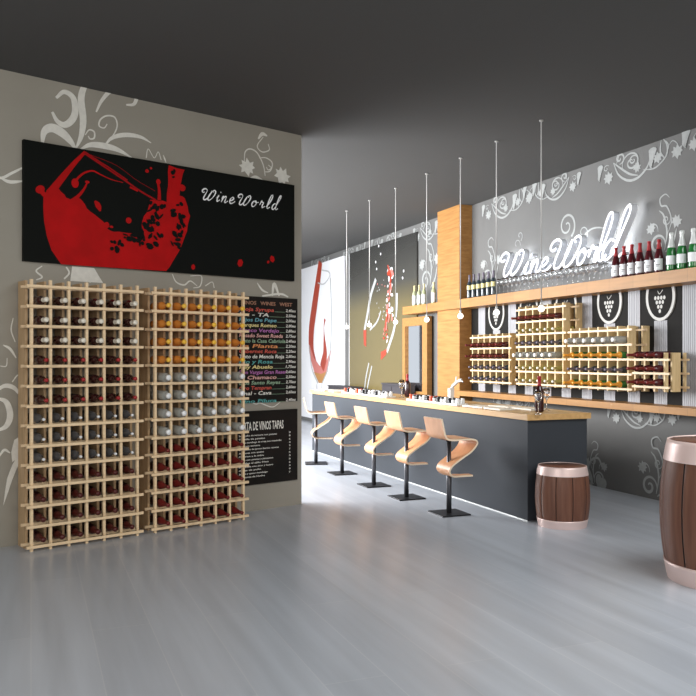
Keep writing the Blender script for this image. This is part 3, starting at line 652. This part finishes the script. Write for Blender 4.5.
YB = {'*': yF+0.205, 'grey': yF+0.27, 'maroon': yF+0.27, 'slimred': yF+0.235, 'amber': yF+0.22, 'frost': yF+0.20}
sA, sB = -3.159, -1.992
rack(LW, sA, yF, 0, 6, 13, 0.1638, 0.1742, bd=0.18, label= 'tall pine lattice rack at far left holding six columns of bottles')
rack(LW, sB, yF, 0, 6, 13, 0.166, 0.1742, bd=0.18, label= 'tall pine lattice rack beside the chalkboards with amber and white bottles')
fill(LW, sA, yF, 0, 6, ['cream']*3+['red']*3+['grey']*3+['maroon']*4, 0.1638, 0.1742, YB, 'far left rack', 'bottles in the far left rack')
fill(LW, sB, yF, 0, 6, ['amber']*4+['frost']*4+['slimred']*5, 0.166, 0.1742, YB, 'rack beside chalkboards', 'bottles in the rack beside the chalkboards')
yR = -0.326+0.0
YR = {'*': yR+0.16, 'olive': yR+0.23, 'slatey': yR+0.22, 'amber': yR+0.2}
def rrack(ya, yb_, cols, rows, zt, keys, label, rn_, zb=1.28, zp=0.176, pl=0.04, **kw):
    px = (ya-yb_)/cols; pz = zp
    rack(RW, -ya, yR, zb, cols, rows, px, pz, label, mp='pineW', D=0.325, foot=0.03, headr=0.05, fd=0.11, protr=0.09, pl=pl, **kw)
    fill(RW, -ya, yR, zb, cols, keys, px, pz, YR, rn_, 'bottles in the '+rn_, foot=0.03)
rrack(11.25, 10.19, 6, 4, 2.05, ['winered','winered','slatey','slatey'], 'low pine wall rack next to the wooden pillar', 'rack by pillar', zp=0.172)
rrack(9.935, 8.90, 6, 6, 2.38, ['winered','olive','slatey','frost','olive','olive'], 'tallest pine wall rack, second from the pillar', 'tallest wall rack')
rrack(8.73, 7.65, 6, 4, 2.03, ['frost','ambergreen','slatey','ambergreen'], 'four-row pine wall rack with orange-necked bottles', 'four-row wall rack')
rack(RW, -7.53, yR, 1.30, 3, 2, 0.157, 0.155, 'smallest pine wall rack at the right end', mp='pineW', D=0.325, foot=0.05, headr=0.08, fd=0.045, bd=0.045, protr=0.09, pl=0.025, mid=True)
fill(RW, -7.53, yR, 1.30, 3, ['winered','winered'], 0.157, 0.155, YR, 'smallest wall rack', 'bottles in the smallest wall rack', foot=0.05)
for c_ in range(3):
    put_bottle('winered', RW @ T(-7.53+(c_+0.5)*0.157, YR['*'], 1.30+0.05+2*0.155+0.012+0.0426) @ RX, 'maroon bottle lying on top of smallest wall rack, %s from left' % ORD[c_], 'bottles on the smallest wall rack')

# ------------------------------------------------------------ bottles and glasses on the upper shelf
ZS = 2.645
def scaled(prof, k, kr=1.0): return [(r_*kr, z_*k) for r_, z_ in prof]
def shelf_bottle(key, prof, k, kr, u, capz, glass, cap, lab, lz, label, group, X=6.635, rz=0):
    if key not in BT:
        bottle_type(key, scaled(prof, k, kr), capz*k, glass, cap)
        rr = BT[key][2]+0.0012; b = MB(); n = 10; a0, a1 = PI*0.75, PI*1.55
        vs = []; 
        for z_ in (lz[0], lz[1]):
            for i in range(n+1):
                a = a0+(a1-a0)*i/n; vs.append((rr*math.cos(a), rr*math.sin(a), z_))
        b.add(vs, [(i, i+1, n+2+i, n+1+i) for i in range(n)], 0, True)
        rr += 0.0008; vs = []
        zc = lz[0]+(lz[1]-lz[0])*0.8
        if lab == 'lab' and glass == 'g_wine':
            for (s0, s1, q0, q1) in ((0.15,0.3,0.72,0.88),(0.35,0.7,0.45,0.50),(0.3,0.62,0.32,0.36)):
                vs = []
                for z_ in (lz[0]+(lz[1]-lz[0])*q0, lz[0]+(lz[1]-lz[0])*q1):
                    for i in range(4):
                        a = a0+(a1-a0)*(s0+(s1-s0)*i/3); vs.append((rr*math.cos(a), rr*math.sin(a), z_))
                b.add(vs, [(i, i+1, 5+i, 4+i) for i in range(3)], 1, True)
        BT[key] = (*BT[key], b.mesh('label', [M[lab], M['jarblack']]))
    bm_, cm, _, lm = BT[key]
    o = bpy.data.objects.new('wine_bottle', bm_); C.objects.link(o); o.matrix_world = T(X, -rwp(u, 280, X)[0], ZS+0.0005); tag(o, label, 'bottle', group)
    for nm, me in (('capsule', cm), ('label', lm)):
        c = bpy.data.objects.new(nm, me); C.objects.link(c); c.parent = o
for i, u in enumerate((616,624,631.8,640,649,659)):
    shelf_bottle('s_red', BURG, 1.13, 1.18, u, 0.24, 'g_wine', 'c_red', 'lab', (0.03,0.16), 'maroon bottle with red neck and white label on upper shelf, %s from left' % ORD[i], 'red-necked bottles on the upper shelf')
for i, u in enumerate((671.5,682,693.5)):
    shelf_bottle('s_green', CHAM, 1.30, 1.12, u, 0.20, 'g_green', 'c_silver', 'lab', (0.07,0.17), 'green sparkling bottle with silver neck on upper shelf, %s from left' % ORD[i], 'green sparkling bottles on the upper shelf')
for i, u in enumerate((414.5,419.2,424,433.6)):
    shelf_bottle('s_pale', BORD, 1.12, 1.0, u, 0.25, 'g_pale', 'c_gold', 'lab', (0.03,0.19), 'pale green bottle with white label left of pillar, %s from left' % ORD[i], 'pale bottles left of the pillar')
for i, u in enumerate((469.5,474,478.8,483.6,488.6,493.6)):
    shelf_bottle('s_slate', BORD, 1.14, 1.0, u, 0.24, 'g_slate', 'c_dark', 'laby', (0.14,0.21), 'dark bottle with yellow label right of pillar, %s from pillar' % ORD[i], 'yellow-labelled bottles beside the pillar')
# stemware
gp = [(0.0001,0.0),(0.034,0.0),(0.034,0.003),(0.006,0.010),(0.0040,0.02),(0.0040,0.095),(0.012,0.105),(0.030,0.125),(0.037,0.150),(0.036,0.175),(0.031,0.205),(0.0295,0.205),(0.0345,0.175),(0.0355,0.150),(0.028,0.127),(0.010,0.108),(0.0001,0.1065)]
b = MB(); b.lathe(gp, 14); gmesh = b.mesh('wine_glass', M['glass'])
b = MB(); b.lathe([(r_*1.1, z_*1.18) for r_, z_ in gp], 20); gbig = b.mesh('wine_glass', M['glass'])
for row, X in enumerate((6.64, 6.76)):
    for k in range(22):
        Y = 10.58-k*0.112-(0.05 if row else 0)
        if Y < 8.28: continue
        o = bpy.data.objects.new('wine_glass', gmesh); C.objects.link(o); o.location = (X, Y, ZS+0.0005); o.scale = (1.1,1.1,1.15)
        tag(o, 'clear stemmed glass on upper shelf, %s row, %s from pillar' % (('front','back')[row], ORD[k]), 'wine glass', 'stemmed glasses on the upper shelf')

# ------------------------------------------------------------ things on the bar
ZB = 1.1005
def on_bar(u, v): # a spot seen on the worktop
    d = (EYE-1.10)*FPX/(v-HZ); p = ray(u)*d; return p.x, p.y
BT2 = {}
bottle_type('bar', BORD, 0.245, 'g_dark', 'c_red')
for (u, v, lab) in ((539.3, 412, 'dark wine bottle with red neck standing near the counter end'), (407.5, 397, 'dark wine bottle standing on the bar in front of the mirror')):
    x, yy = on_bar(u, v); k = 1.0 if u < 500 else 1.0
    put_bottle('bar', T(x, yy, ZB) @ Matrix.Scale(1.14 if u > 500 else 1.0, 4), lab, None)
    o = None
for (u, v, lab) in ((538.3, 414.5, 'clear wine glass in front of the bottle at the counter end'), (546.5, 410.3, 'clear wine glass right of the bottle at the counter end'),
                    (401.5, 397.5, 'clear wine glass in front of the mirror, nearest the bottle'), (405.0, 395.2, 'clear wine glass behind the other by the mirror')):
    x, yy = on_bar(u, v); o = bpy.data.objects.new('wine_glass', gbig); C.objects.link(o); o.location = (x-(0.05 if u == 405.0 else 0), yy, ZB); tag(o, lab, 'wine glass')
# condiment trays
jm = {}
def jar_mesh(kind):
    if kind in jm: return jm[kind]
    b = MB(); b.lathe([(0.024,0),(0.026,0.004),(0.026,0.05),(0.020,0.056)], 12, 0)
    b2 = MB(); b2.lathe([(0.0215,0.052),(0.0225,0.054),(0.0225,0.072),(0.019,0.075)], 12, 0)
    c = {'black':('whitegloss','jarblack'),'dark':('jarblack','jarblack'),'red':('jarred','jarred'),'white':('whitegloss','c_white')}[kind]
    jm[kind] = (b.mesh('condiment_jar', M[c[0]]), b2.mesh('lid', M[c[1]])); return jm[kind]
Xt = 4.90
def tray(Ya, Yb, kinds, tl, X=Xt):
    r = empty('serving_tray', T(X, (Ya+Yb)/2, ZB), tl, 'tray', 'white trays of jars'); h = (Ya-Yb)/2
    b = MB(); b.box(-0.075, 0.075, -h, h, 0, 0.008); b.build('tray_base', M['whitegloss'], r)
    b = MB(); b.box(-0.08,-0.075,-h,h,0,0.02); b.box(0.075,0.08,-h,h,0,0.02); b.box(-0.08,0.08,-h-0.005,-h,0,0.02); b.box(-0.08,0.08,h,h+0.005,0,0.02); b.build('rim', M['whitegloss'], r)
    n = len(kinds)
    for i, kd in enumerate(kinds):
        a, l = jar_mesh(kd); Y = Ya-(i+0.5)*(Ya-Yb)/n
        for row in (0, 1):
            o = bpy.data.objects.new('condiment_jar', a); C.objects.link(o); o.location = (X-0.035+row*0.072, Y, ZB+0.0085)
            tag(o, '%s jar on %s, %s row, %s from far end' % ({'black':'small black-lidded white','dark':'small black','red':'small red','white':'small white'}[kd], 'far tray' if Ya > 10.5 else 'near tray', ('front','back')[row], ORD[i]), 'jar', 'small jars on the trays')
            c = bpy.data.objects.new('lid', l); C.objects.link(c); c.parent = o
tray(12.55, 10.75, ['red','dark','white','black','red','white','dark','dark','white','white','dark','white','black','white'], 'long white tray of small jars at the far end of the bar')
tray(10.05, 8.65, ['red','black','dark','black','white','dark','red','black','dark','black','white','dark','black','white'], 'long white tray of small jars in the middle of the bar')
# menus / cards on the worktop
for i, (Y, X, w_, h_, rz, lab) in enumerate([(13.55,4.92,0.30,0.42,0.1,'cream menu card at the far end of the bar'),(13.0,4.95,0.30,0.4,-0.1,'second cream menu card from the far bar end'),(12.78,5.3,0.3,0.22,0.2,'cream menu card behind the far jar tray'),
        (8.30,4.93,0.20,0.44,0.02,'cream menu card beside the near jar tray'),(7.86,4.93,0.20,0.36,-0.04,'front cream menu card near the counter end'),(8.18,5.2,0.18,0.40,0.05,'cream menu card behind, next to the near tray'),(7.72,5.22,0.18,0.38,0.0,'cream menu card behind the bottle end of counter')]):
    r = empty('menu_card', T(X, Y, ZB) @ Matrix.Rotation(rz, 4, 'Z'), lab, 'menu', 'menu cards on the bar')
    b = MB(); b.box(-w_/2, w_/2, -h_/2, h_/2, 0, 0.012); b.build('pages', M['paper'], r)
    b = MB(); b.box(-w_/2-0.004, w_/2+0.004, -h_/2-0.004, h_/2+0.004, 0.012, 0.015); b.build('cover', M['c_cream'], r)
# white angled tap
x, yy = on_bar(445.5, 402)
r = empty('drink_tap', T(x+0.22, yy+0.25, ZB), 'white angled drink tap on the bar in front of the pillar', 'tap')
b = MB(); b.lathe([(0.06,0),(0.062,0.006),(0.055,0.015),(0.03,0.02)], 20); b.build('base', M['whitegloss'], r)
b = MB(); b.box(-0.032,0.032,-0.032,0.032,0.018,0.17); b.build('column', M['whitegloss'], r)
b = MB(); b.tube([(0,0,0.15),(0.02,-0.03,0.21),(0.06,-0.08,0.26),(0.09,-0.13,0.285)], 0.022, 10); sp_ = b.build('arm', M['whitegloss'], r)
b = MB(); b.tube([(0.09,-0.13,0.285),(0.10,-0.15,0.25)], 0.011, 8); b.build('spout', M['chrome'], sp_)
b = MB(); b.tube([(0.04,-0.05,0.25),(0.05,-0.06,0.33)], 0.009, 8); b.build('lever', M['whitegloss'], r)

# ------------------------------------------------------------ stools
prof = [(-0.195,1.04),(-0.175,0.95),(-0.152,0.86),(-0.115,0.822),(-0.04,0.812),(0.08,0.815),(0.18,0.812),(0.232,0.79),(0.236,0.75),(0.18,0.68),(0.10,0.625),(0.02,0.573),(-0.04,0.53),(-0.068,0.48),(-0.045,0.435),(0.01,0.412),(0.10,0.405),(0.27,0.402)]
wid = [.41,.41,.41,.41,.41,.41,.40,.39,.37,.34,.31,.30,.30,.29,.26,.20,.13,.09]
def stool_ribbon():
    P_ = crom([(p[0],p[1],w_) for p, w_ in zip(prof, wid)], 5); n = len(P_); th_ = 0.009
    b = MB(); vs = []
    for i, p in enumerate(P_):
        a = P_[max(i-1,0)]; c = P_[min(i+1,n-1)]; dx, dz = c[0]-a[0], c[1]-a[1]; l = math.hypot(dx,dz)
        nx, nz = -dz/l*th_, dx/l*th_; h = p[2]/2
        vs += [(p[0]+nx,-h,p[1]+nz),(p[0]+nx,h,p[1]+nz),(p[0]-nx,h,p[1]-nz),(p[0]-nx,-h,p[1]-nz)]
    f0 = []; f1 = []
    for i in range(n-1):
        a = 4*i; c = 4*i+4
        f0 += [(a,c,c+1,a+1),(a+2,c+2,c+3,a+3)]; f1 += [(a+1,c+1,c+2,a+2),(a+3,c+3,c,a)]
    b.add(vs, f0, 0, True); b.add(vs, f1, 1); b.add(vs, [(0,1,2,3),(4*n-4,4*n-1,4*n-2,4*n-3)], 1)
    return b.mesh('seat_shell', [M['ply'], M['plyedge']])
sr = stool_ribbon()
b = MB(); b.box(-0.172,0.172,-0.172,0.172,0,0.014); mb_base = b.mesh('base_plate', M['blackmetal'])
b = MB(); b.lathe([(0.028,0.014),(0.028,0.42),(0.0235,0.425),(0.0235,0.80)], 18); mb_post = b.mesh('post', M['metal'])
b = MB(); b.box(-0.08,0.08,-0.08,0.08,0.79,0.802); mb_sp = b.mesh('seat_mount', M['blackmetal'])
for k, (X, Y) in enumerate([(4.22,12.12),(4.21,10.94),(4.205,9.76),(4.20,8.76),(4.20,7.70)]):
    lab = ['farthest bent plywood bar stool, half hidden by the partition edge','second farthest bent plywood bar stool in the row','middle bent plywood bar stool of the row of five','bent plywood bar stool, second nearest in the row','nearest bent plywood bar stool at the bar'][k]
    r = empty('bar_stool', T(X, Y, 0) @ Matrix.Rotation([-0.3,-0.01,0.0,0.01,0.0][k], 4, 'Z'), lab, 'bar stool', 'bent plywood stools along the bar')
    for nm, me in (('seat_shell', sr), ('base_plate', mb_base), ('post', mb_post), ('seat_mount', mb_sp)):
        o = bpy.data.objects.new(nm, me); C.objects.link(o); o.parent = r

# ------------------------------------------------------------ barrels
def barrel(X, Y, s, label):
    r = empty('wooden_barrel', T(X, Y, 0), label, 'barrel')
    Hh = 0.605; N = 10; K = 10
    def R(z): t = 2*z/Hh-1; return 0.268-0.036*t*t-0.0*t
    b = MB(); rows = 22; vs = []; sub = [0,.02,.07,.25,.5,.75,.93,.98]; K = len(sub); n = N*K
    for i in range(rows+1):
        z = 0.003+(Hh-0.006)*i/rows
        for k in range(n):
            g = {0:0.012, 1:0.003, 7:0.003, 3:-0.0012, 4:-0.002, 5:-0.0012}.get(k % K, 0.0)
            a = 2*PI*(k//K+sub[k % K]+0.12)/N; vs.append((s*(R(z)-g)*math.cos(a), s*(R(z)-g)*math.sin(a), s*z))
    q = [(i*n+k, i*n+(k+1)%n, (i+1)*n+(k+1)%n, (i+1)*n+k) for i in range(rows) for k in range(n)]
    b.add(vs, [f for f in q if (f[0] % n) % K not in (0, K-1)], 0, True); b.add(vs, [f for f in q if (f[0] % n) % K in (0, K-1)]+[tuple(reversed(range(n)))], 1, False)
    b.build('staves', [M['stave'], M['jarblack']], r)
    b = MB(); b.lathe([(s*(R(Hh)-0.004),s*(Hh-0.012)),(s*(R(Hh)-0.003),s*(Hh-0.004)),(0.0001,s*(Hh-0.004))], 40); b.build('lid', M['stave'], r)
    for z0, z1 in ((0.0,0.082),(Hh-0.088,Hh)):
        b = MB(); q = [(R(z0+(z1-z0)*i/6)+0.005, z0+(z1-z0)*i/6) for i in range(7)]
        inn = [(r_-0.006, z_) for r_, z_ in q[::-1]]
        pr = [(s*r_, s*z_) for r_, z_ in q+inn+[q[0]]]
        n = 48; vs = []; fs = []
        for r_, z_ in pr:
            for k in range(n): vs.append((r_*math.cos(2*PI*k/n), r_*math.sin(2*PI*k/n), z_))
        for i in range(len(pr)-1):
            for k in range(n): fs.append((i*n+k, i*n+(k+1)%n, (i+1)*n+(k+1)%n, (i+1)*n+k))
        b.add(vs, fs, 0, False); o = b.build('hoop', M['copper'], r)
        o.data.polygons.foreach_set('use_smooth', [i < 6*n or (7*n <= i < 13*n) for i in range(len(fs))])
p = ray(562.3)*8.10; barrel(p.x, p.y, 1.0, 'small walnut barrel with copper hoops standing by the end of the bar')
p = ray(726)*6.1; barrel(p.x, p.y, 1.75, 'large walnut barrel with wide copper hoops at the right edge')

# ------------------------------------------------------------ pendant lamps
for k, Y in enumerate((13.07, 12.06, 11.06, 10.05, 9.04, 8.2, 7.31)):
    u = (346.8,369.5,395.6,426.8,460.5,496.5,541.3)[k]; v = (327,325,322,319.6,316,312.5,308.6)[k]
    rr_ = ray(u); d = 5.11/rr_.x; Y = rr_.y*d; zz = EYE-(v-HZ)/FPX*d
    r = empty('pendant_lamp', T(5.11, Y, ZC), 'small white globe pendant over the bar, %s' % ['farthest from the camera','second farthest','third farthest','in the middle of the seven','third nearest','second nearest','nearest the camera'][k], 'pendant lamp', 'globe pendants over the bar')
    b = MB(); b.tube([(0,0,-0.02),(0,0,zz-ZC+0.035)], 0.006, 8); b.build('cord', M['cable'], r)
    b = MB(); b.lathe([(0.0001,-0.012),(0.022,-0.012),(0.022,0)], 16); b.build('ceiling_cap', M['cable'], r)
    b = MB(); b.lathe([(0.036*math.sin(PI*i/10)+0.0001, (zz-ZC)-0.036*math.cos(PI*i/10)) for i in range(11)], 18); b.build('globe', M['bulb'], r)
    b = MB(); b.lathe([(0.014,zz-ZC+0.04),(0.014,zz-ZC+0.075)], 10); b.build('socket', M['cable'], r)
